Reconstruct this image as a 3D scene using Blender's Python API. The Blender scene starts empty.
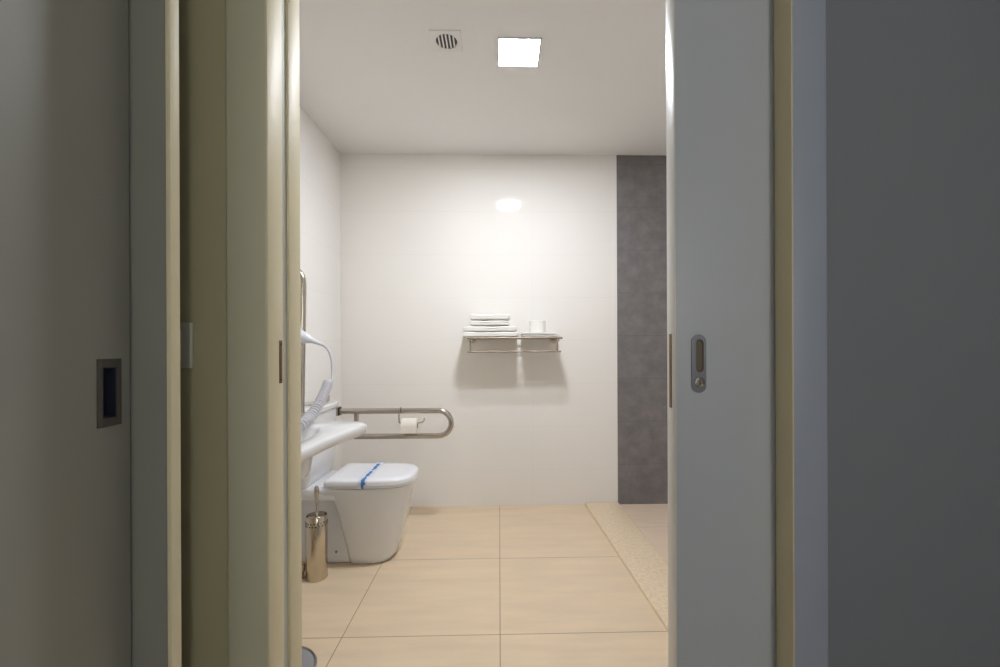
import bpy, bmesh, math, random
from mathutils import Vector, Matrix
random.seed(4)
S = bpy.context.scene
COL = S.collection
PI = math.pi

# ---------------------------------------------------------------- camera, world, lights, exposure
cam = bpy.data.cameras.new('camera')
camo = bpy.data.objects.new('camera', cam); COL.objects.link(camo)
cam.sensor_width = 36.0
cam.lens = 36.0 * 430 / 1000
cam.shift_x = -0.009
cam.shift_y = 0.0125
cam.clip_start = 0.02
camo.matrix_world = (Matrix.Translation((0, 0, 1.10)) @ Matrix.Rotation(-0.0228, 4, 'Z')
                     @ Matrix.Rotation(PI / 2, 4, 'X') @ Matrix.Rotation(-0.004, 4, 'Z'))
S.camera = camo

W = bpy.data.worlds.new('world'); S.world = W; W.use_nodes = True
W.node_tree.nodes['Background'].inputs[0].default_value = (0.80, 0.90, 1.0, 1)
W.node_tree.nodes['Background'].inputs[1].default_value = 0.5

vs = S.view_settings
S.display_settings.display_device = 'sRGB'
vs.view_transform = 'Standard'; vs.look = 'None'; vs.gamma = 1.0; vs.use_curve_mapping = False
vs.exposure = 0.0
LAMP = 278.0          # radiance of the bathroom ceiling panel
HALL_FILL = 33.0           # strength of the added fill lamp behind the camera

# ---------------------------------------------------------------- materials
def srgb(r, g, b):
    f = lambda c: (c / 255 / 12.92) if c / 255 <= 0.04045 else ((c / 255 + 0.055) / 1.055) ** 2.4
    return (f(r), f(g), f(b), 1)

def mat(name, col, rough=0.5, metal=0.0, spec=0.5, noise=0.0, nscale=20.0, bump=0.0, coat=0.0, stretch=None):
    m = bpy.data.materials.new(name); m.use_nodes = True
    nt = m.node_tree; b = nt.nodes['Principled BSDF']
    b.inputs['Base Color'].default_value = col
    b.inputs['Roughness'].default_value = rough
    b.inputs['Metallic'].default_value = metal
    b.inputs['Specular IOR Level'].default_value = spec
    b.inputs['Coat Weight'].default_value = coat
    if noise or bump:
        tc = nt.nodes.new('ShaderNodeNewGeometry')
        mp = nt.nodes.new('ShaderNodeMapping')
        nt.links.new(tc.outputs['Position'], mp.inputs['Vector'])
        if stretch: mp.inputs['Scale'].default_value = stretch
        n = nt.nodes.new('ShaderNodeTexNoise'); n.inputs['Scale'].default_value = nscale
        n.inputs['Detail'].default_value = 5
        nt.links.new(mp.outputs[0], n.inputs['Vector'])
        if noise:
            mx = nt.nodes.new('ShaderNodeMix'); mx.data_type = 'RGBA'
            mx.inputs['A'].default_value = tuple(c * (1 - noise) for c in col[:3]) + (1,)
            mx.inputs['B'].default_value = tuple(min(1, c * (1 + noise)) for c in col[:3]) + (1,)
            nt.links.new(n.outputs['Fac'], mx.inputs['Factor'])
            nt.links.new(mx.outputs['Result'], b.inputs['Base Color'])
        if bump:
            bp = nt.nodes.new('ShaderNodeBump'); bp.inputs['Strength'].default_value = bump
            bp.inputs['Distance'].default_value = 0.002
            nt.links.new(n.outputs['Fac'], bp.inputs['Height'])
            nt.links.new(bp.outputs[0], b.inputs['Normal'])
    return m

def tiled(name, col, grout, rough, lines, width, noise=0.03, nscale=6, stretch=(1, 1, 1), coat=0.0, spec=0.5, contrast=1.0, wbump=0.0, gb=0.5):
    """lines: list of (axis, offset, period, lo, hi): grout wherever the coordinate is a multiple, between lo and hi"""
    m = bpy.data.materials.new(name); m.use_nodes = True
    nt = m.node_tree; N = nt.nodes; L = nt.links; b = N['Principled BSDF']
    g = N.new('ShaderNodeNewGeometry'); sep = N.new('ShaderNodeSeparateXYZ'); L.new(g.outputs['Position'], sep.inputs[0])
    def M(op, a, c=None):
        n = N.new('ShaderNodeMath'); n.operation = op
        for i, v in enumerate((a, c)):
            if v is None: continue
            if isinstance(v, (int, float)): n.inputs[i].default_value = v
            else: L.new(v, n.inputs[i])
        return n.outputs[0]
    acc = None
    for ax, off, per, lo, hi in lines:
        c = sep.outputs[ax]
        q = M('DIVIDE', M('SUBTRACT', c, off), per)
        d = M('MULTIPLY', M('ABSOLUTE', M('SUBTRACT', M('FRACT', M('ADD', q, 0.5)), 0.5)), per)
        k = M('LESS_THAN', d, width)
        k = M('MULTIPLY', k, M('GREATER_THAN', c, lo)); k = M('MULTIPLY', k, M('LESS_THAN', c, hi))
        acc = k if acc is None else M('MAXIMUM', acc, k)
    mp = N.new('ShaderNodeMapping'); mp.inputs['Scale'].default_value = stretch
    L.new(g.outputs['Position'], mp.inputs[0])
    n = N.new('ShaderNodeTexNoise'); n.inputs['Scale'].default_value = nscale; n.inputs['Detail'].default_value = 8
    n.inputs['Roughness'].default_value = 0.6
    L.new(mp.outputs[0], n.inputs['Vector'])
    mr = N.new('ShaderNodeMapRange'); mr.inputs[1].default_value = 0.5 - 0.22 / contrast; mr.inputs[2].default_value = 0.5 + 0.22 / contrast
    L.new(n.outputs['Fac'], mr.inputs[0])
    mx = N.new('ShaderNodeMix'); mx.data_type = 'RGBA'
    mx.inputs['A'].default_value = tuple(c * (1 - noise) for c in col[:3]) + (1,)
    mx.inputs['B'].default_value = tuple(min(1, c * (1 + noise)) for c in col[:3]) + (1,)
    L.new(mr.outputs[0], mx.inputs['Factor'])
    m2 = N.new('ShaderNodeMix'); m2.data_type = 'RGBA'
    L.new(acc, m2.inputs['Factor']); L.new(mx.outputs['Result'], m2.inputs['A']); m2.inputs['B'].default_value = grout
    L.new(m2.outputs['Result'], b.inputs['Base Color'])
    b.inputs['Roughness'].default_value = rough; b.inputs['Coat Weight'].default_value = coat
    b.inputs['Specular IOR Level'].default_value = spec
    bp = N.new('ShaderNodeBump'); bp.inputs['Distance'].default_value = 0.0015; bp.inputs['Strength'].default_value = gb
    h = M('SUBTRACT', 1.0, acc)
    if wbump: h = M('ADD', h, M('MULTIPLY', n.outputs['Fac'], wbump))
    L.new(h, bp.inputs['Height']); L.new(bp.outputs[0], b.inputs['Normal'])
    return m

BIG = 99
M_ = {
 'wall_tile': tiled('white_wall_tile', srgb(241, 237, 232), srgb(232, 228, 223), 0.085,
        [(2, 0.245, 0.297, -BIG, BIG), (0, 0.23, 1.8, -BIG, BIG)], 0.0009, 0.008, 2, spec=0.11, gb=.2),
 'side_tile': tiled('white_side_tile', srgb(240, 237, 233), srgb(232, 228, 223), 0.085,
        [(2, 0.245, 0.297, -BIG, BIG), (1, 2.966, 1.8, -BIG, BIG)], 0.0009, 0.008, 2, spec=0.11, gb=.15),
 'dark_tile': tiled('dark_stone_tile', srgb(122, 118, 118), srgb(104, 101, 101), 0.55,
        [(2, 0.277, 0.297, -BIG, BIG)], 0.0015, 0.16, 14, contrast=1.3, wbump=0.5),
 'floor_tile': tiled('beige_floor_tile', srgb(226, 204, 174), srgb(150, 130, 104), 0.42,
        [(1, 2.228, 0.588, -BIG, 2.5), (0, -0.001, 0.598, -BIG, 0.4)], 0.0016, 0.06, 3.0, stretch=(0.8, 5, 1), contrast=1.2),
 'shower_tile': tiled('shower_floor_tile', srgb(222, 200, 178), srgb(160, 140, 118), 0.45,
        [(1, 2.0, 0.588, -BIG, BIG)], 0.0015, 0.05, 4, stretch=(1, 4, 1)),
 'travertine': tiled('travertine', srgb(229, 208, 178), srgb(160, 130, 100), 0.4, [(1, 50, 100, -BIG, -50)], 0.001, 0.10, 60, stretch=(1, 1, 1), contrast=1.5),
 'ceiling': mat('ceiling_paint', srgb(240, 239, 237), 0.9, noise=0.01, nscale=3),
 'hall_paint': mat('hall_paint_warm_lit', srgb(190, 184, 150), 0.7, noise=0.02, nscale=5),  # hall paint, warm light of the left side tinted into the colour
 'hall_cool': mat('hall_paint_cool_lit', srgb(126, 129, 138), 0.7, noise=0.02, nscale=5),  # hall paint on the right, cool light tinted into the colour
 'hall_floor': mat('hall_floor', srgb(150, 130, 105), 0.5, noise=0.08, nscale=6),
 'cream': mat('cream_lacquer', srgb(228, 217, 184), 0.5, spec=0.18, noise=0.015, nscale=12),
 'casing': mat('casing_lacquer_warm_lit', srgb(206, 202, 178), 0.45, noise=0.015, nscale=12),  # casing lacquer with the left side's warm light in its tint
 'casing_cool': mat('casing_lacquer_cool_lit', srgb(162, 168, 186), 0.4, noise=0.015, nscale=12),  # casing lacquer on the right, bluish tint stands in for cool light
 'door': mat('grey_door_lacquer', srgb(190, 194, 203), 0.38, noise=0.012, nscale=8),
 'door_edge': mat('door_edge', srgb(228, 226, 222), 0.3, noise=0.012, nscale=8),
 'leaf': mat('grey_leaf_lacquer', srgb(142, 141, 133), 0.42, noise=0.012, nscale=8),
 'slot': mat('grey_slot', srgb(190, 190, 178), 0.6, noise=0.02, nscale=12),
 'dark': mat('dark_gap', srgb(40, 38, 36), 0.7, noise=0.03, nscale=12),
 'steel': mat('satin_steel', srgb(190, 182, 172), 0.24, 1.0, noise=0.03, nscale=30),
 'brushed': mat('brushed_nickel', srgb(200, 190, 174), 0.22, 1.0, noise=0.05, nscale=60, stretch=(1, 1, 0.05)),
 'rack': mat('dull_rack_metal', srgb(150, 138, 124), 0.42, 0.85, noise=0.03, nscale=30),
 'bronze': mat('dull_brass', srgb(128, 100, 74), 0.45, 0.7, noise=0.08, nscale=40),
 'handle_steel': mat('handle_steel', srgb(122, 122, 130), 0.45, 0.6, noise=0.03, nscale=50),
 'handle_bronze': mat('handle_grey_bronze', srgb(92, 86, 80), 0.5, 0.4, noise=0.05, nscale=60),
 'cup_blue': mat('recess_metal', srgb(62, 68, 84), 0.35, 0.6, noise=0.03, nscale=50),
 'cup_dark': mat('recess_bronze', srgb(96, 84, 70), 0.4, 0.4, noise=0.03, nscale=50),
 'ceramic': mat('white_ceramic', srgb(226, 226, 228), 0.12, 0.0, coat=0.3, noise=0.004, nscale=4),
 'plastic': mat('white_plastic', srgb(224, 226, 234), 0.3, noise=0.006, nscale=10),
 'seat': mat('seat_plastic', srgb(236, 236, 240), 0.2, noise=0.004, nscale=10),
 'hose': mat('grey_white_cord', srgb(208, 207, 213), 0.45, noise=0.02, nscale=30),
 'towel': mat('white_terry', srgb(238, 235, 230), 0.95, noise=0.03, nscale=200, bump=0.6),
 'paper': mat('toilet_paper', srgb(238, 230, 218), 0.95, noise=0.02, nscale=150, bump=0.3),
 'towel_paper': mat('white_tissue', srgb(240, 238, 233), 0.95, noise=0.015, nscale=150, bump=0.3),
 'black': mat('black_plastic', srgb(30, 28, 28), 0.4, noise=0.05, nscale=40),
 'grille': mat('grille_plastic', srgb(236, 235, 233), 0.6, noise=0.01, nscale=30),
 'binliner': mat('bin_steel', srgb(160, 162, 168), 0.3, 0.8, noise=0.03, nscale=30),
}
def emis(name, col, s):
    m = bpy.data.materials.new(name); m.use_nodes = True
    b = m.node_tree.nodes['Principled BSDF']
    b.inputs['Base Color'].default_value = (0.8, 0.8, 0.8, 1)
    b.inputs['Emission Color'].default_value = col; b.inputs['Emission Strength'].default_value = s
    return m
M_['lamp'] = emis('lamp_diffuser', (0.905, 0.94, 1.0, 1), LAMP)
def strap_mat():
    m = bpy.data.materials.new('printed_paper_band'); m.use_nodes = True
    nt = m.node_tree; N = nt.nodes; L = nt.links; b = N['Principled BSDF']
    g = N.new('ShaderNodeNewGeometry'); sep = N.new('ShaderNodeSeparateXYZ'); L.new(g.outputs['Position'], sep.inputs[0])
    n = N.new('ShaderNodeTexNoise'); n.inputs['Scale'].default_value = 34; n.inputs['Detail'].default_value = 1
    L.new(g.outputs['Position'], n.inputs['Vector'])
    def M(op, a, c=None):
        k = N.new('ShaderNodeMath'); k.operation = op
        for i, v in enumerate((a, c)):
            if v is None: continue
            if isinstance(v, (int, float)): k.inputs[i].default_value = v
            else: L.new(v, k.inputs[i])
        return k.outputs[0]
    d = M('ABSOLUTE', M('ADD', sep.outputs[0], 0.671))
    lim = M('MULTIPLY', M('SUBTRACT', n.outputs['Fac'], 0.30), 0.042)
    k = M('LESS_THAN', d, lim)
    mx = N.new('ShaderNodeMix'); mx.data_type = 'RGBA'; L.new(k, mx.inputs['Factor'])
    mx.inputs['A'].default_value = srgb(212, 220, 236); mx.inputs['B'].default_value = srgb(76, 116, 172)
    L.new(mx.outputs['Result'], b.inputs['Base Color']); b.inputs['Roughness'].default_value = 0.6
    return m
M_['strap'] = strap_mat()

# ---------------------------------------------------------------- mesh helpers
def obj(name, bm, m, parent=None, smooth=True, angle=35):
    me = bpy.data.meshes.new(name)
    bmesh.ops.recalc_face_normals(bm, faces=bm.faces)
    bm.to_mesh(me); bm.free()
    for mm in (m if isinstance(m, (list, tuple)) else [m]): me.materials.append(mm)
    o = bpy.data.objects.new(name, me); COL.objects.link(o)
    if smooth:
        me.polygons.foreach_set('use_smooth', [True] * len(me.polygons))
        try: me.set_sharp_from_angle(angle=math.radians(angle))
        except Exception: pass
    if parent:
        o.parent = parent
        o.matrix_parent_inverse = Matrix.Translation(-Vector(parent.location))
    return o
def struct(name, bm, m, parent=None, **k):
    o = obj(name, bm, m, parent, **k)
    if parent is None: o['kind'] = 'structure'
    return o
def tag(o, label, cat, group=None):
    o['label'] = label; o['category'] = cat
    if group: o['group'] = group
    return o
def thing(name, label, cat, loc=(0, 0, 0), group=None):
    o = bpy.data.objects.new(name, None); COL.objects.link(o); o.location = loc; o.empty_display_size = 0.05
    return tag(o, label, cat, group)

def box(bm, x0, x1, y0, y1, z0, z1, bev=0.0, seg=2):
    r = bmesh.ops.create_cube(bm, size=1.0, matrix=Matrix.Translation(((x0+x1)/2, (y0+y1)/2, (z0+z1)/2)) @ Matrix.Diagonal((x1-x0, y1-y0, z1-z0, 1)))
    if bev:
        es = list({e for v in r['verts'] for e in v.link_edges})
        bmesh.ops.bevel(bm, geom=es, offset=bev, segments=seg, profile=0.5, affect='EDGES')
    return bm
def B(x0, x1, y0, y1, z0, z1, bev=0.0, seg=2):
    return box(bmesh.new(), x0, x1, y0, y1, z0, z1, bev, seg)
def prism(bm, pts, z0, z1, bev=0.0):
    a = [bm.verts.new((x, y, z0)) for x, y in pts]; b = [bm.verts.new((x, y, z1)) for x, y in pts]
    n = len(pts); bm.faces.new(a[::-1]); bm.faces.new(b)
    for i in range(n): bm.faces.new((a[i], a[(i+1) % n], b[(i+1) % n], b[i]))
    if bev:
        es = [e for e in bm.edges if abs(e.verts[0].co.z - z1) < 1e-6 and abs(e.verts[1].co.z - z1) < 1e-6]
        bmesh.ops.bevel(bm, geom=es, offset=bev, segments=3, profile=0.5, affect='EDGES')
    return bm
def tube(bm, pts, r, n=12, closed=False, cap=True):
    pts = [Vector(p) for p in pts]; rs = r if isinstance(r, (list, tuple)) else [r] * len(pts)
    rings = []; prev = None
    for i, p in enumerate(pts):
        if i == 0: t = pts[1] - p
        elif i == len(pts) - 1: t = p - pts[-2]
        else: t = (pts[i+1] - p).normalized() + (p - pts[i-1]).normalized()
        t.normalize()
        if prev is None:
            up = Vector((0, 0, 1)) if abs(t.z) < 0.9 else Vector((0, 1, 0))
            u = t.cross(up).normalized()
        else:
            u = (prev - t * prev.dot(t)).normalized()
        prev = u; w = t.cross(u)
        rings.append([bm.verts.new(p + (u * math.cos(2*PI*k/n) + w * math.sin(2*PI*k/n)) * rs[i]) for k in range(n)])
    for a, b in zip(rings, rings[1:]):
        for k in range(n): bm.faces.new((a[k], a[(k+1) % n], b[(k+1) % n], b[k]))
    if cap: bm.faces.new(rings[0][::-1]); bm.faces.new(rings[-1])
    return bm
def T(pts, r, n=12): return tube(bmesh.new(), pts, r, n)
def lathe(bm, prof, c=(0, 0, 0), n=40, axis='Z'):
    rings = []
    for r, z in prof:
        ring = []
        for k in range(n):
            a = 2*PI*k/n
            v = {'Z': (r*math.cos(a), r*math.sin(a), z), 'Y': (r*math.cos(a), z, r*math.sin(a)), 'X': (z, r*math.cos(a), r*math.sin(a))}[axis]
            ring.append(bm.verts.new(Vector(v) + Vector(c)))
        rings.append(ring)
    for a, b in zip(rings, rings[1:]):
        for k in range(n): bm.faces.new((a[k], a[(k+1) % n], b[(k+1) % n], b[k]))
    if prof[0][0] > 1e-5: bm.faces.new(rings[0][::-1])
    if prof[-1][0] > 1e-5: bm.faces.new(rings[-1])
    bmesh.ops.remove_doubles(bm, verts=bm.verts, dist=1e-6)
    return bm
def arc(c, r, a0, a1, n, plane='xz'):
    out = []
    for i in range(n + 1):
        a = math.radians(a0 + (a1 - a0) * i / n)
        p, q = r * math.cos(a), r * math.sin(a)
        out.append((c[0] + p, c[1], c[2] + q) if plane == 'xz' else ((c[0] + p, c[1] + q, c[2]) if plane == 'xy' else (c[0], c[1] + p, c[2] + q)))
    return out
def loft(bm, rings, cap=True):
    R = [[bm.verts.new(p) for p in ring] for ring in rings]; n = len(R[0])
    for a, b in zip(R, R[1:]):
        for k in range(n): bm.faces.new((a[k], a[(k+1) % n], b[(k+1) % n], b[k]))
    if cap: bm.faces.new(R[0][::-1]); bm.faces.new(R[-1])
    return bm
def catmull(P, n=8):
    P = [Vector(p) for p in P]; out = []
    for i in range(len(P) - 1):
        p0 = P[max(i-1, 0)]; p1 = P[i]; p2 = P[i+1]; p3 = P[min(i+2, len(P)-1)]
        for k in range(n):
            t = k / n
            out.append(0.5*((2*p1) + (p2-p0)*t + (2*p0-5*p1+4*p2-p3)*t*t + (3*p1-p0-3*p2+p3)*t*t*t))
    out.append(P[-1]); return out
def stadium(cx, cz, w, h, y, n=10):
    """outline in the xz plane: a slot with round ends, w wide, h high"""
    r = w / 2; p = []
    for i in range(n + 1):
        a = PI * i / n; p.append((cx + r*math.cos(a), y, cz + h/2 - r + r*math.sin(a)))
    for i in range(n + 1):
        a = PI + PI * i / n; p.append((cx + r*math.cos(a), y, cz - h/2 + r + r*math.sin(a)))
    return p

# ---------------------------------------------------------------- the room shell
H = 2.42; YB = 2.966; XL = -1.081; XR = 1.75
struct('floor', B(XL - .12, 0.65, 0.76, YB + .12, -.08, 0.0), M_['floor_tile'], smooth=False)
struct('floor', B(-1.2, 2.1, -1.6, 0.7599, -.08, 0.0), M_['hall_floor'], smooth=False)
struct('floor', prism(bmesh.new(), [(0.70, 0.88), (XR + .1, 0.88), (XR + .1, YB + .1), (0.80, YB + .1)], -.08, -0.001), M_['shower_tile'], smooth=False)
struct('ceiling', B(XL - .12, XR + .12, 0.76, YB + .12, H, H + .08), M_['ceiling'], smooth=False)
struct('ceiling', B(-1.2, 2.1, -1.6, 0.7599, H, H + .08), M_['ceiling'], smooth=False)
struct('wall_left', B(XL - .12, XL, 0.88, YB + .12, 0, H), M_['side_tile'], smooth=False)
struct('wall_back', B(XL, 0.819, YB, YB + .12, 0, H), M_['wall_tile'], smooth=False)
struct('wall_back', B(0.819, XR, YB - .003, YB + .12, -.002, H), M_['dark_tile'], smooth=False)
struct('wall_right', B(XR, XR + .12, 0.88, YB + .12, -.002, H), M_['side_tile'], smooth=False)
# stone sill between the dry floor and the shower
struct('trim_1', prism(bmesh.new(), [(0.672, 0.88), (0.840, 0.88), (0.821, YB - .003), (0.588, YB - .003)], -.02, 0.016, 0.005), M_['travertine'])

# the partition with the doorway (0.76 .. 0.88); on the right it is a hollow pocket for the sliding door
HD = 2.08
JX0, JX1 = -0.397, 0.518
struct('wall_front', B(-1.2, -0.4255, 0.76, 0.88, 0, H), M_['hall_paint'], smooth=False)
struct('wall_front', B(0.534, 2.1, 0.76, 0.796, 0, H), M_['hall_cool'], smooth=False)
struct('wall_front', B(0.534, 2.1, 0.844, 0.88, 0, H), M_['side_tile'], smooth=False)
struct('wall_front', B(-0.4255, 0.534, 0.76, 0.88, HD + .02, H), M_['hall_paint'], smooth=False)
struct('wall_front', B(1.30, 2.1, 0.796, 0.844, 0, H), M_['hall_cool'], smooth=False)
# hall sides
struct('wall_hall_left', B(-0.80, -0.72, -1.6, 0.76, 0, H), M_['hall_paint'], smooth=False)
struct('wall_hall_back', B(0.05, 0.955, -1.68, -1.6, 0, H), M_['hall_paint'], smooth=False)
struct('wall_hall_right', B(0.955, 1.035, -1.6, 0.76, 0, H), M_['hall_cool'], smooth=False)  # unseen side wall, set close to darken the right end of the partition

# ---------------------------------------------------------------- door frame, closing side (left in the photo)
struct('trim_2', B(JX0 - .028, JX0, 0.7485, 0.8000, 0, HD, 0.0015), M_['cream'])            # near jamb strip
struct('trim_3', B(JX0 - .028, JX0, 0.8235, 0.871, 0, HD, 0.0015), M_['cream'])            # far jamb strip
struct('trim_4', B(JX0 - .028, JX0 - .004, 0.8000, 0.8235, 0, HD), M_['slot'], smooth=False)
struct('trim_5', B(-0.4685, JX0 - .0005, 0.7475, 0.7599, 0, HD + .07, 0.004, 3), M_['casing'])  # casing
# pocket side (right)
struct('trim_6', B(JX1, 0.5339, 0.7485, 0.7965, 0, HD, 0.0015), M_['cream'])
struct('trim_7', B(JX1, 0.5339, 0.8435, 0.886, 0, HD, 0.0015), M_['cream'])
struct('trim_8', B(JX1 + .0005, 0.582, 0.7475, 0.7599, 0, HD + .07, 0.004, 3), M_['casing_cool'])
struct('trim_9', B(JX0 - .003, JX1 + .003, 0.7475, 0.7599, HD, HD + .07, 0.003), M_['casing'])
struct('trim_10', B(JX0, JX1, 0.7605, 0.798, HD, HD + .0195), M_['cream'], smooth=False)
# brass latch keep let into the near jamb strip
k = thing('strike_plate', 'small dull brass strike plate on the cream left door jamb', 'strike plate', (JX0, 0.782, 1.03))
obj('plate', B(JX0 - .002, JX0 + .0012, 0.7855, 0.7950, 1.034, 1.112, 0.0008), M_['bronze'], k)
for z in (1.041, 1.105):
    obj('screw', lathe(bmesh.new(), [(0.0024, 0), (0.0024, .0012), (0.0014, .0018)], (JX0 + .0008, 0.7902, z), 12, 'X'), M_['handle_bronze'], k)

# ---------------------------------------------------------------- bathroom sliding door, mostly in its pocket
d1 = bpy.data.objects.new('door_1', None); COL.objects.link(d1); d1.location = (0.32, 0.82, 0.0); d1['kind'] = 'structure'
DX, DY0, DY1 = 0.330, 0.8005, 0.8385
hc, hz, hw, hh = 0.3745, 1.0655, 0.0278, 0.110
bm = B(DX + .002, 1.28, DY0, DY1, 0.008, HD - .004, 0.0)
obj('door_leaf', bm, M_['door'], d1, smooth=False)
obj('edge_strip', B(DX, DX + .0022, DY0, DY1, 0.008, HD - .004, 0.0008, 2), M_['door_edge'], d1)
obj('edge_plate', B(DX - .001, DX + .002, 0.8155, 0.8265, 0.980, 1.122, 0.0006), M_['bronze'], d1)
# flush handle: an oval plate with a cut finger slot and a lock button below
def ring_plate(outer, inner, y0, y1, bev):
    bm = bmesh.new(); n = len(outer)
    o0 = [bm.verts.new((p[0], y1, p[2])) for p in outer]; o1 = [bm.verts.new((p[0], y0, p[2])) for p in outer]
    i1 = [bm.verts.new((p[0], y0, p[2])) for p in inner]; i0 = [bm.verts.new((p[0], y1, p[2])) for p in inner]
    for a, b in ((o0, o1), (o1, i1), (i1, i0)):
        for k in range(n): bm.faces.new((a[k], a[(k+1) % n], b[(k+1) % n], b[k]))
    return bm
hcz = 1.0772   # slot centre
pl = ring_plate(stadium(hc, hz, hw, hh, 0), stadium(hc + .0015, hcz + .003, .0145, .062, 0), DY0 - .0022, DY0 - .0001, 0)
hp = obj('handle', pl, M_['handle_steel'], d1, smooth=True)
# the finger cup: rises from the slot rim to a darker floor
sl = stadium(hc + .0015, hcz + .003, .0145, .062, 0)
rim = [(p[0], DY0 - .0021, p[2]) for p in sl]
c0 = Vector((hc + .0015, 0, hcz + .003))
floor_ = [(c0.x + (p[0]-c0.x)*.86, DY0 - .0004, c0.z + (p[2]-c0.z)*.93) for p in sl]
bm = loft(bmesh.new(), [rim, floor_], cap=False); bm.faces.new([v for v in bm.verts][len(sl):])
o = obj('finger_recess', bm, M_['cup_dark'], hp, smooth=False)
o.matrix_parent_inverse = hp.matrix_world.inverted() if False else Matrix.Identity(4)
lk = lathe(bmesh.new(), [(0.0092, -.0012), (0.0092, -.0034), (0.0070, -.0042), (0.0068, -.003), (0.0, -.003)], (hc + .001, DY0 - .0004, 1.0302), 28, 'Y')
o = obj('lock_ring', lk, M_['steel'], hp)
lb = B(hc - .0002, hc + .0022, DY0 - .0056, DY0 - .003, 1.0247, 1.0357, 0.0006)
obj('lock_turn', lb, M_['handle_bronze'], hp)

# ---------------------------------------------------------------- hall: sliding leaf on the left, its post
d2 = bpy.data.objects.new('door_2', None); COL.objects.link(d2); d2.location = (-0.548, 0.1, 0.0); d2['kind'] = 'structure'
SX = -0.5015
hy0, hy1, hz0, hz1 = 0.5470, 0.5810, 0.999, 1.0856
iy0, iy1, iz0, iz1 = 0.5545, 0.5742, 1.0098, 1.0746
# leaf with a real pocket cut out for the recessed pull
bm = bmesh.new()
ya, yb, za, zb = -0.35, 0.5955, 0.01, 2.10
box(bm, SX - .036, SX, ya, iy0, za, zb); box(bm, SX - .036, SX, iy1, yb, za, zb)
box(bm, SX - .036, SX, iy0, iy1, za, iz0); box(bm, SX - .036, SX, iy0, iy1, iz1, zb)
box(bm, SX - .036, SX - .012, iy0, iy1, iz0, iz1)
bmesh.ops.remove_doubles(bm, verts=bm.verts, dist=1e-6)
obj('door_leaf', bm, M_['leaf'], d2, smooth=False)
bm = bmesh.new()
box(bm, SX - .0001, SX + .0015, hy0, iy0, hz0, hz1, .0004); box(bm, SX - .0001, SX + .0015, iy1, hy1, hz0, hz1, .0004)
box(bm, SX - .0001, SX + .0014, iy0, iy1, hz0, iz0); box(bm, SX - .0001, SX + .0014, iy0, iy1, iz1, hz1)
h2 = obj('handle', bm, M_['handle_bronze'], d2, smooth=False)
bm = bmesh.new()
box(bm, SX - .0118, SX - .0105, iy0, iy1, iz0, iz1)
box(bm, SX - .0118, SX + .0005, iy0, iy0 + .0012, iz0, iz1); box(bm, SX - .0118, SX + .0005, iy1 - .0012, iy1, iz0, iz1)
box(bm, SX - .0118, SX + .0005, iy0, iy1, iz0, iz0 + .0012); box(bm, SX - .0118, SX + .0005, iy0, iy1, iz1 - .0012, iz1)
obj('finger_recess', bm, M_['cup_blue'], h2, smooth=False)
struct('trim_11', B(-0.62, -0.4565, 0.600, 0.6180, 0, H), M_['leaf'], smooth=False)
struct('trim_12', B(-0.4565, -0.4500, 0.6000, 0.6180, 0, H, 0.0012), M_['cream'])

# light switch on the strip of wall between the post and the door casing
sw = thing('light_switch', 'white square light switch half hidden beside the door casing', 'light switch', (-0.57, 0.76, 1.0985))
obj('switch_frame', B(-0.610, -0.530, 0.7515, 0.7600, 1.0635, 1.1425, 0.0025, 3), mat('switch_ivory', srgb(214, 214, 200), 0.35, noise=.01), sw)
obj('rocker', B(-0.599, -0.5465, 0.7490, 0.7520, 1.0765, 1.1295, 0.0015), M_['plastic'], sw)

# ---------------------------------------------------------------- ceiling lamp and vent
lx, ly = 0.093, 1.930
l = thing('ceiling_light', 'square white recessed panel light glowing in the bathroom ceiling', 'ceiling light', (lx, ly, H))
hs = 0.0875
bm = bmesh.new()
for a, b_, c, d in ((-hs-.006, -hs, -hs-.006, hs+.006), (hs, hs+.006, -hs-.006, hs+.006), (-hs, hs, -hs-.006, -hs), (-hs, hs, hs, hs+.006)):
    box(bm, lx+a, lx+b_, ly+c, ly+d, H - .006, H)
obj('frame', bm, M_['plastic'], l, smooth=False)
obj('diffuser', B(lx-hs, lx+hs, ly-hs, ly+hs, H - .005, H - .0005), M_['lamp'], l, smooth=False)

vx, vy, vr = -0.222, 1.864, 0.046
v = thing('ceiling_vent', 'square white extractor vent with a round slatted grille', 'vent', (vx, vy, H))
n = 48
ang = [2*PI*i/n for i in range(n)]
bm = bmesh.new()
def sq(a, s):
    c_, s_ = math.cos(a), math.sin(a); k_ = s / max(abs(c_), abs(s_)); return (vx + c_*k_, vy + s_*k_)
o0 = [bm.verts.new((*sq(a, .066), H)) for a in ang]; o1 = [bm.verts.new((*sq(a, .064), H - .004)) for a in ang]
i1 = [bm.verts.new((vx + vr*math.cos(a), vy + vr*math.sin(a), H - .004)) for a in ang]
i0 = [bm.verts.new((vx + vr*math.cos(a), vy + vr*math.sin(a), H - .001)) for a in ang]
for a, b_ in ((o0, o1), (o1, i1), (i1, i0)):
    for q in range(n): bm.faces.new((a[q], a[(q+1) % n], b_[(q+1) % n], b_[q]))
obj('cover_plate', bm, M_['grille'], v, smooth=False)
obj('fan_opening', lathe(bmesh.new(), [(vr, 0), (vr, -.0008), (0, -.0008)], (vx, vy, H - .0002), 40), M_['black'], v, smooth=False)
for i in range(-2, 3):
    xo = i * .0157 + .0; half = math.sqrt(max(0, vr*vr - xo*xo))
    bm = bmesh.new(); prism(bm, [(-.0032, -half), (.0032, -half), (.0032, half), (-.0032, half)], -.0025, .0)
    for vv in bm.verts: vv.co = Vector((vx + xo + vv.co.x, vy + vv.co.y, H - .0035 + vv.co.z))
    obj('slat', bm, M_['grille'], v, smooth=False)

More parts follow.
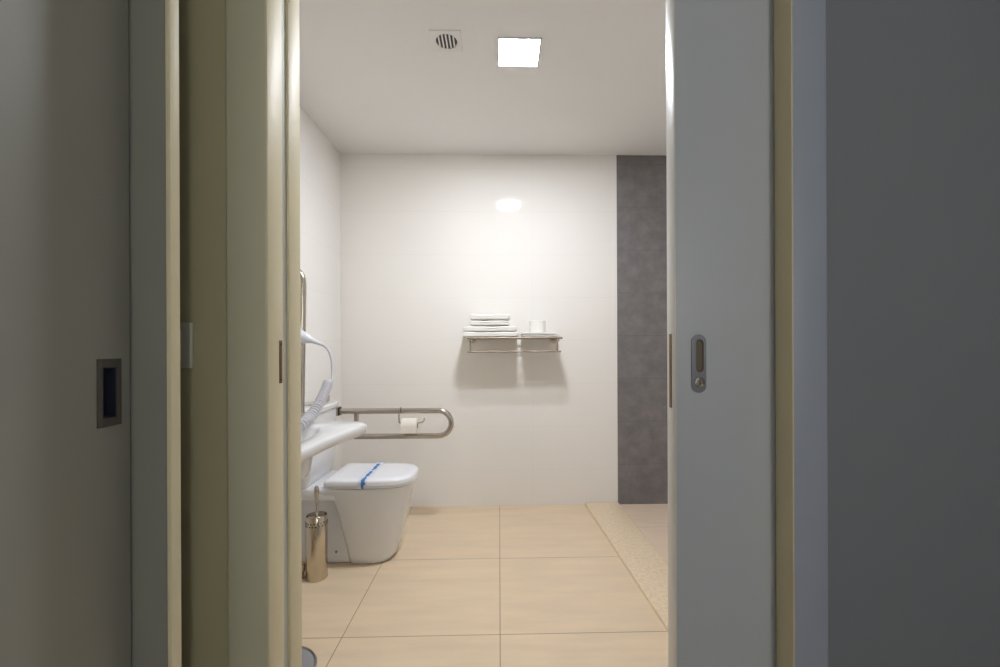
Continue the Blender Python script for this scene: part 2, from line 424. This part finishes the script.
# ---------------------------------------------------------------- towel rack on the back wall
RX0, RX1, RZ = -0.205, 0.405, 1.150
t = thing('towel_rack', 'steel towel shelf with a hanging rail on the white tiled wall', 'towel rack', (0.1, YB, 1.15))
RY = [2.745, 2.790, 2.835, 2.880, 2.925]
for y in RY:
    obj('shelf_bar', T([(RX0, y, RZ), (RX1, y, RZ)], 0.005 if y > 2.75 else 0.0065), M_['rack'], t)
for x in (-0.185, 0.375):
    obj('side_arm', T([(x, 2.742, RZ - .010), (x, YB, RZ - .010)], 0.0065), M_['steel'], t)
    obj('rail_post', T([(x, 2.760, RZ - .008), (x, 2.760, 1.064)], 0.0045), M_['rack'], t)
    obj('wall_flange', lathe(bmesh.new(), [(.022, 0), (.022, -.006), (.016, -.012), (.008, -.014)], (x, YB, RZ - .010), 28, 'Y'), M_['steel'], t)
    obj('joint_block', B(x - .011, x + .011, 2.748, 2.772, RZ - .022, RZ - .002, .003), M_['brushed'], t)
obj('hanging_rail', T([(-0.207, 2.760, 1.064), (0.398, 2.760, 1.064)], 0.0055), M_['rack'], t)

def towel(name, label, cat, x0, x1, y0, y1, z, th, seed, group, m=M_['towel'], waves=0.0018):
    random.seed(seed)
    nx, npf = 26, 28; bm = bmesh.new(); rings = []
    cx, cy = (x0+x1)/2, (y0+y1)/2
    ph = [random.uniform(0, 6.28) for _ in range(4)]
    for i in range(nx + 1):
        u = i / nx; x = x0 + (x1-x0)*u
        e = min(1, min(u, 1-u) * nx / 1.6)
        e = math.sqrt(max(0.0, 1 - (1-e)**2)) * .35 + .65
        ring = []
        for k in range(npf):
            a = 2*PI*k/npf; c, s = math.cos(a), math.sin(a)
            sy = math.copysign(abs(c)**.28, c); sz = math.copysign(abs(s)**.55, s)
            w = waves * (math.sin(u*9 + ph[0]) + .6*math.sin(u*21 + ph[1]) + .5*math.sin(sy*3 + ph[2]))
            groove = .0022 * math.exp(-(sz/.16)**2) if c > .2 or c < -.2 else 0
            yy = cy + sy*((y1-y0)/2 - groove*3 - (1-e)*.01)
            zz = z + th/2 + sz*(th/2)*e + (w if s > 0.1 else 0)
            ring.append((x, yy, zz))
        rings.append(ring)
    loft(bm, rings)
    return tag(obj(name, bm, m, angle=80), label, cat, group)
G = 'folded white towels stacked on the rack'
zs = RZ + .0065
towel('towel', 'wide folded white bath towel at the very bottom of the stack', 'towel', -0.228, 0.121, 2.742, 2.958, zs, .034, 1, G)
towel('towel', 'wide folded white bath towel, second from the bottom of the stack', 'towel', -0.231, 0.113, 2.748, 2.955, zs + .0365, .036, 2, G)
towel('towel', 'narrow folded white hand towel, second from the top of the stack', 'towel', -0.185, 0.066, 2.760, 2.935, zs + .0755, .034, 3, G)
towel('towel', 'narrow folded white hand towel on the very top of the stack', 'towel', -0.186, 0.071, 2.760, 2.935, zs + .1120, .038, 4, G)
G2 = 'folded bath mats on the rack'
towel('bath_mat', 'thin folded white mat lying on the rack bars beside the towels', 'bath mat', 0.150, 0.385, 2.752, 2.950, zs, .015, 5, G2, waves=.0006)
towel('bath_mat', 'thin folded white mat under the upright paper roll', 'bath mat', 0.148, 0.372, 2.755, 2.945, zs + .0155, .014, 6, G2, waves=.0006)
r = thing('toilet_roll', 'white paper roll standing upright on the folded mats', 'toilet roll', (0.255, 2.85, zs + .0300))
obj('paper_roll', lathe(bmesh.new(), [(.020, .001), (.050, 0), (.054, .003), (.054, .078), (.051, .081), (.020, .081), (.020, .001)], (0.255, 2.85, zs + .0300), 48), M_['towel_paper'], r)
obj('cardboard_core', lathe(bmesh.new(), [(.0198, .0015), (.0198, .082), (.0188, .082), (.0188, .0015)], (0.255, 2.85, zs + .0300), 32), mat('cardboard', srgb(170, 150, 125), .9, noise=.05), r)

# ---------------------------------------------------------------- toilet
TY = 2.256
t = thing('toilet', 'white back-to-wall toilet with closed squarish lid and tall cistern', 'toilet', (-0.75, TY, 0))
def dshape(xb, xf, hw, z, n=40, p=3.0, yc=TY):
    """outline in plan: square at the back (xb), squarish-round at the front (xf)"""
    pts = []
    L_ = xf - xb; rx = min(L_ * .55, hw * 1.25)
    for i in range(n + 1):
        a = -PI/2 + PI * i / n; c, s = math.cos(a), math.sin(a)
        pts.append((xf - rx + rx * abs(c)**(2/p), yc + hw * math.copysign(abs(s)**(2/p), s), z))
    pts += [(xb + .02, yc + hw, z), (xb, yc + hw - .012, z), (xb, yc - hw + .012, z), (xb + .02, yc - hw, z)]
    return pts
sec = [(-.76, -.566, .094, 0.0, 2.3), (-.76, -.558, .099, .006, 2.3), (-.765, -.540, .106, .03, 2.3), (-.77, -.524, .116, .08, 2.4), (-.78, -.508, .128, .14, 2.5),
       (-.79, -.492, .142, .20, 2.6), (-.80, -.477, .154, .27, 2.7), (-.82, -.463, .162, .34, 2.8), (-.90, -.453, .167, .385, 2.8), (-.90, -.451, .167, .397, 2.8), (-.90, -.458, .160, .401, 2.8)]
obj('bowl', loft(bmesh.new(), [dshape(a, b_, c, z, p=p) for a, b_, c, z, p in sec]), M_['ceramic'], t, angle=60)
# straight skirt reaching back to the wall, under a wider shelf that carries the cistern
bm = B(XL, -0.70, TY - .090, TY + .090, 0, .352, .018, 4)
sk = obj('skirt', bm, M_['ceramic'], t)
obj('fixing_cap', lathe(bmesh.new(), [(.007, 0), (.007, -.002), (.004, -.003), (0, -.003)], (-0.828, TY - .090, .062), 16, 'Y'), M_['steel'], sk)
obj('cistern_shelf', B(XL, -0.80, TY - .1655, TY + .1655, .345, .405, .012, 4), M_['ceramic'], t)
def rrect(x0, x1, y0, y1, z, r, n=6):
    pts = []
    for (cx, cy, a0) in ((x1-r, y1-r, 0), (x0+r, y1-r, 90), (x0+r, y0+r, 180), (x1-r, y0+r, 270)):
        for i in range(n + 1):
            a = math.radians(a0 + 90*i/n); pts.append((cx + r*math.cos(a), cy + r*math.sin(a), z))
    return pts
ty0, ty1 = TY - .180, TY + .176
obj('cistern', loft(bmesh.new(), [rrect(XL, -.945, ty0+.012, ty1-.012, .405, .02), rrect(XL, -.930, ty0+.004, ty1-.004, .44, .03), rrect(XL, -.918, ty0, ty1, .56, .035), rrect(XL, -.915, ty0, ty1, .760, .035)]), M_['ceramic'], t)
cl = obj('cistern_lid', loft(bmesh.new(), [rrect(XL, -.909, ty0-.006, ty1+.006, .763, .036), rrect(XL, -.905, ty0-.010, ty1+.010, .768, .038), rrect(XL, -.905, ty0-.010, ty1+.010, .786, .038), rrect(XL, -.915, ty0, ty1, .792, .034)]), M_['ceramic'], t)
obj('flush_button', lathe(bmesh.new(), [(.022, 0), (.022, .004), (.018, .006), (0, .006)], (-1.0, TY, .792), 28), M_['steel'], cl)
# seat ring and closed lid
def lidring(g, z): return dshape(-.863 + g, -.438 - g, .170 - g, z, p=3.0)
obj('seat_ring', loft(bmesh.new(), [lidring(.010, .4015), lidring(.006, .404), lidring(.006, .411), lidring(.010, .4125)]), M_['seat'], t)
obj('seat_lid', loft(bmesh.new(), [lidring(.004, .4135), lidring(.0, .416), lidring(.0, .434), lidring(.003, .440), lidring(.012, .4435), lidring(.05, .4455)]), M_['seat'], t, angle=45)
obj('seat_hinge', T([(-.868, TY - .10, .414), (-.868, TY + .10, .414)], .012, 16), M_['seat'], t)
# paper band wrapped across the lid
prof = [(TY - .1705, .405), (TY - .1720, .418), (TY - .1718, .436), (TY - .166, .4435), (TY - .155, .4465), (TY + .155, .4465), (TY + .166, .4435), (TY + .1718, .436), (TY + .1720, .418), (TY + .1705, .405)]
bm = bmesh.new(); rows = []
for off in (0, .0006):
    rows.append([[bm.verts.new((x, TY + (y-TY)*(1 + off*5), z + off)) for y, z in prof] for x in (-.692, -.650)])
for r_ in rows:
    for i in range(len(prof) - 1): bm.faces.new((r_[0][i], r_[0][i+1], r_[1][i+1], r_[1][i]))
for i in range(len(prof) - 1):
    for s_ in (0, 1): bm.faces.new((rows[0][s_][i], rows[0][s_][i+1], rows[1][s_][i+1], rows[1][s_][i]))
for i in (0, -1): bm.faces.new((rows[0][0][i], rows[0][1][i], rows[1][1][i], rows[1][0][i]))
tag(obj('paper_band', bm, M_['strap']), 'white paper hygiene band with blue print across the toilet lid', 'paper band')

# ---------------------------------------------------------------- grab bars
R_ = 0.0165
def grab(name, label, loc): return thing(name, label, 'grab bar', loc)
g = grab('grab_bar', 'steel support bar lowered level beside the toilet, far side', (XL, 2.60, .71))
pts = [(-.975, 2.60, .7075), (-.70, 2.60, .7075)] + arc((-.372, 2.60, .6305), .077, 90, -90, 18) + [(-.70, 2.60, .5535), (-.885, 2.60, .5535)]
obj('rail', T(pts, R_, 18), M_['steel'], g)
obj('cross_tube', T([(-.8696, 2.60, .7075), (-.8696, 2.60, .5535)], .0145, 16), M_['steel'], g)
obj('hinge_block', B(-1.05, -.972, 2.575, 2.625, .682, .735, .003), M_['steel'], g)
obj('pivot_cap', B(-.9725, -.966, 2.577, 2.623, .684, .733, .001), M_['black'], g)
obj('wall_plate', B(XL, -1.048, 2.55, 2.65, .60, .80, .004), M_['steel'], g)
# tissue holder hooked on the upper tube, with the roll
th_ = thing('toilet_roll_holder', 'bent steel wire roll holder hooked on the level grab bar', 'toilet roll holder', (-.60, 2.56, .70))
wire = catmull([(-.600, 2.600, .727), (-.603, 2.578, .722), (-.605, 2.572, .700), (-.605, 2.570, .655), (-.600, 2.570, .640), (-.56, 2.570, .6385), (-.50, 2.570, .6385), (-.478, 2.570, .640), (-.462, 2.570, .645), (-.455, 2.570, .656), (-.453, 2.570, .668)], 6)
obj('wire', T(wire, .004, 10), M_['steel'], th_)
r = thing('toilet_roll', 'white toilet roll hanging on the level grab bar', 'toilet roll', (-.55, 2.57, .622))
obj('paper_roll', lathe(bmesh.new(), [(.016, -.046), (.043, -.047), (.045, -.045), (.045, .045), (.043, .047), (.016, .046), (.016, -.046)], (-.540, 2.57, .6225), 40, 'X'), M_['paper'], r)
obj('cardboard_core', lathe(bmesh.new(), [(.0158, -.047), (.0158, .047), (.0148, .047), (.0148, -.047)], (-.540, 2.57, .6225), 28, 'X'), bpy.data.materials['cardboard'], r)
obj('loose_end', B(-.585, -.495, 2.524, 2.5258, .586, .618), M_['paper'], r, smooth=False)
# the second bar, folded up against the wall
g = grab('grab_bar', 'steel support bar folded upright against the wall behind the washbasin', (XL, 1.95, .71))
pts = [(-.908, 1.95, .80), (-.897, 1.95, 1.34)] + arc((-.971, 1.95, 1.392), .074, 0, 180, 18) + [(-1.045, 1.95, 1.20), (-1.055, 1.95, .745)]
obj('rail', T(pts, R_, 18), M_['steel'], g)
obj('cross_tube', T([(-1.058, 1.95, .835), (-.908, 1.95, .835)], .0145, 16), M_['steel'], g)
obj('hinge_block', B(-1.068, -1.03, 1.925, 1.975, .68, .755, .003), M_['steel'], g)
obj('wall_plate', B(XL, -1.066, 1.90, 2.0, .60, .80, .004), M_['steel'], g)

# ---------------------------------------------------------------- washbasin on the left wall
wb = thing('washbasin', 'white accessible washbasin with a smooth projecting curved rim', 'washbasin', (XL, 1.5, .70))
def basin(z, g, bow):
    """plan outline at height z, pulled in by g; the front edge is bowed inwards"""
    x0, y0, y1 = XL, 1.20 + g, 1.80 - g
    pts = [(x0, y0, z)]
    xf = -.602 - g; xt = -.545 - g
    for i in range(9):
        a = math.radians(-90 + 80*i/8); r_ = .07
        pts.append((xf - r_ + r_*math.cos(a), y0 + r_ + r_*math.sin(a), z))
    for i in range(1, 12):
        u = i / 12; y = (y0 + .09) + (y1 - y0 - .18)*u
        pts.append((xf + (xt - xf)*u - bow*math.sin(PI*u)**1.3, y, z))
    for i in range(9):
        a = math.radians(10 + 80*i/8); r_ = .06
        pts.append((xt - r_ + r_*math.cos(a), y1 - r_ + r_*math.sin(a), z))
    pts.append((x0, y1, z))
    return pts
def bowl_ring(z, s, n_):
    # same vertex count as basin(): map to an ellipse
    base = basin(0, 0, 0); cx, cy = -.83, 1.50; out = []
    for (x, y, _) in base:
        a = math.atan2((y - cy)/.30, (x - cx)/.27)
        out.append((cx + .165*s*math.copysign(abs(math.cos(a))**.8, math.cos(a)), cy + .225*s*math.copysign(abs(math.sin(a))**.8, math.sin(a)), z))
    return out
rings = [basin(.620, .17, .0), basin(.640, .16, .0), basin(.690, .155, .0), basin(.722, .11, .005), basin(.738, .035, .01), basin(.743, .012, .012), basin(.748, .002, .012), basin(.774, 0, .012), basin(.782, .004, .012), basin(.787, .014, .012),
         bowl_ring(.783, 1.0, 0), bowl_ring(.775, .95, 0), bowl_ring(.74, .82, 0), bowl_ring(.705, .55, 0), bowl_ring(.695, .12, 0)]
bs = obj('basin', loft(bmesh.new(), rings), M_['ceramic'], wb, angle=60)
obj('drain', lathe(bmesh.new(), [(.022, 0), (.022, .003), (.012, .004), (0, .004)], (-.83, 1.50, .694), 24), M_['steel'], bs)
fa = obj('faucet', T(catmull([(-1.03, 1.50, .780), (-1.03, 1.50, .86), (-1.01, 1.50, .90), (-.95, 1.50, .905), (-.90, 1.50, .885)], 6), .014, 16), M_['steel'], wb)
obj('lever', T([(-1.03, 1.50, .895), (-1.03, 1.50, .93), (-.93, 1.50, .95)], .007, 12), M_['steel'], fa)
obj('waste_trap', T(catmull([(-.83, 1.50, .640), (-.83, 1.50, .52), (-.85, 1.50, .47), (-.88, 1.50, .47), (-.91, 1.50, .53), (-.95, 1.50, .55), (XL, 1.50, .55)], 6), .017, 16), M_['steel'], wb)

# ---------------------------------------------------------------- hair dryer on the left wall
hd = thing('hair_dryer', 'white wall hair dryer with a looping cord above the washbasin', 'hair dryer', (XL, 1.9, 1.15))
obj('wall_base', B(XL, -1.055, 1.845, 1.930, 1.02, 1.26, .014, 4), M_['plastic'], hd)
obj('cradle', lathe(bmesh.new(), [(.030, -1.058), (.046, -1.045), (.048, -1.025), (.043, -1.025), (.026, -1.050)], (0, 1.885, 1.19), 32, 'X'), M_['plastic'], hd)
body = tube(bmesh.new(), catmull([(-1.045, 1.885, 1.19), (-.99, 1.885, 1.188), (-.935, 1.885, 1.170), (-.885, 1.888, 1.150)], 6), [.034 + .006*math.sin(PI*i/18) for i in range(19)], 24)
obj('dryer_body', body, M_['plastic'], hd)
obj('dryer_handle', tube(bmesh.new(), catmull([(-.893, 1.888, 1.153), (-.855, 1.888, 1.138), (-.825, 1.888, 1.127), (-.780, 1.886, 1.110)], 6), [.031, .030, .029, .028, .027, .0255, .024, .0225, .0205, .0185, .0165, .0145, .0125, .011, .0098, .0088, .008, .0072, .0064], 20), M_['plastic'], hd)
cord = catmull([(-.790, 1.886, 1.113), (-.770, 1.884, 1.103), (-.752, 1.880, 1.086), (-.739, 1.874, 1.062), (-.731, 1.868, 1.03), (-.727, 1.86, .99), (-.724, 1.85, .965), (-.724, 1.845, .952), (-.732, 1.842, .936), (-.741, 1.842, .930)], 6)
obj('lead', T(cord, .0058, 12), M_['hose'], hd)
# coiled part: a helix falling back towards the wall over the basin rim
axis = catmull([(-.738, 1.842, .944), (-.738, 1.80, .905), (-.730, 1.72, .865), (-.715, 1.60, .832), (-.710, 1.50, .818), (-.760, 1.42, .816), (-.87, 1.44, .830), (-.97, 1.60, .87), (-1.03, 1.78, .95), (-1.045, 1.885, 1.03)], 40)
turns = 54; hp_ = []; nA = len(axis)
for i in range(turns * 12):
    s = i / (turns*12 - 1) * (nA - 1.001); j = int(s); f_ = s - j
    c = axis[j].lerp(axis[j+1], f_); tn = (axis[j+1] - axis[j]).normalized()
    u = tn.cross(Vector((0, 1, 0))).normalized(); w = tn.cross(u); a = 2*PI*i/12
    hp_.append(c + (u*math.cos(a) + w*math.sin(a)) * .0172)
obj('coiled_cord', T(hp_, .0046, 6), M_['hose'], hd, angle=80)

# ---------------------------------------------------------------- toilet brush, bin, door stop
b = thing('toilet_brush', 'tall cylindrical steel toilet brush holder beside the toilet', 'toilet brush', (-.873, 2.03, 0))
BX, BY = -.873, 2.030
obj('holder', lathe(bmesh.new(), [(.046, 0), (.048, .003), (.048, .296), (.046, .299), (.043, .299), (.043, .285)], (BX, BY, 0), 48), M_['brushed'], b)
obj('holder_lid', lathe(bmesh.new(), [(.043, .286), (.043, .292), (.036, .300), (.014, .303), (0, .303)], (BX, BY, 0), 40), M_['steel'], b)
for row, z in enumerate((.258, .271)):
    for i in range(20):
        a = 2*PI*(i + .5*row)/20
        if math.sin(a) > .35: continue          # the far side faces the toilet
        bm = bmesh.new(); bmesh.ops.create_uvsphere(bm, u_segments=8, v_segments=6, radius=.0036)
        for vv in bm.verts: vv.co += Vector((BX + .0473*math.cos(a), BY + .0473*math.sin(a), z))
        obj('punched_hole', bm, M_['black'], b)
obj('brush_handle', lathe(bmesh.new(), [(.012, .300), (.008, .306), (.0075, .385), (.009, .392), (.0115, .404), (.0115, .424), (.009, .431), (.006, .436), (0, .436)], (BX, BY, 0), 24), M_['steel'], b)

t = thing('waste_bin', 'round steel waste bin on the floor near the doorway', 'waste bin', (-.590, 1.115, 0))
obj('bin_body', lathe(bmesh.new(), [(.086, 0), (.090, .004), (.097, .236), (.097, .240)], (-.590, 1.115, 0), 48), M_['binliner'], t)
obj('bin_lid', lathe(bmesh.new(), [(.099, .240), (.100, .243), (.100, .247), (.097, .250), (.092, .247), (.05, .252), (0, .253)], (-.590, 1.115, 0), 48), M_['binliner'], t)
obj('pedal', B(-.613, -.567, .985, 1.03, .006, .014, .002), M_['steel'], t)

dstop = tag(obj('door_stop', lathe(bmesh.new(), [(.017, 0), (.017, .004), (.012, .008), (.012, .030), (.019, .034), (.020, .062), (.017, .070), (0, .071)], (-.946, 2.03, 0), 28), M_['brushed']), 'short steel post on the floor behind the toilet brush holder', 'door stop')

# set-back of the fixtures along the left wall, in metres
SETBACK = {'toilet': .03, 'paper_band': .03, 'toilet_brush': .04, 'door_stop': .04, 'waste_bin': .027, 'washbasin': .03,
           'hair_dryer': .03, 'grab_bar': .035, 'toilet_roll_holder': .035}
for o_ in list(COL.objects):
    if o_.parent is None:
        if o_.name.split('.')[0] in SETBACK: o_.location.y += SETBACK[o_.name.split('.')[0]]
        elif o_.name.startswith('toilet_roll') and o_.location.x < 0: o_.location.y += .035

# ---------------------------------------------------------------- added hall fill lamp, unseen behind the camera
hl = thing('hall_fill', 'added unseen round fill lamp in the hall behind the camera', 'fill lamp', (0.82, -1.6, 1.45))
obj('fill_lamp_base', lathe(bmesh.new(), [(.06, .0), (.06, .02), (.02, .03), (.02, .06)], (0.82, -1.6, 1.45), 32, 'Y'), M_['steel'], hl)
gs = bmesh.new(); bmesh.ops.create_uvsphere(gs, u_segments=32, v_segments=20, radius=.07)
for vv in gs.verts: vv.co += Vector((0.82, -1.48, 1.45))
obj('globe', gs, emis('fill_glow', (.97, .98, 1, 1), HALL_FILL * 4), hl)
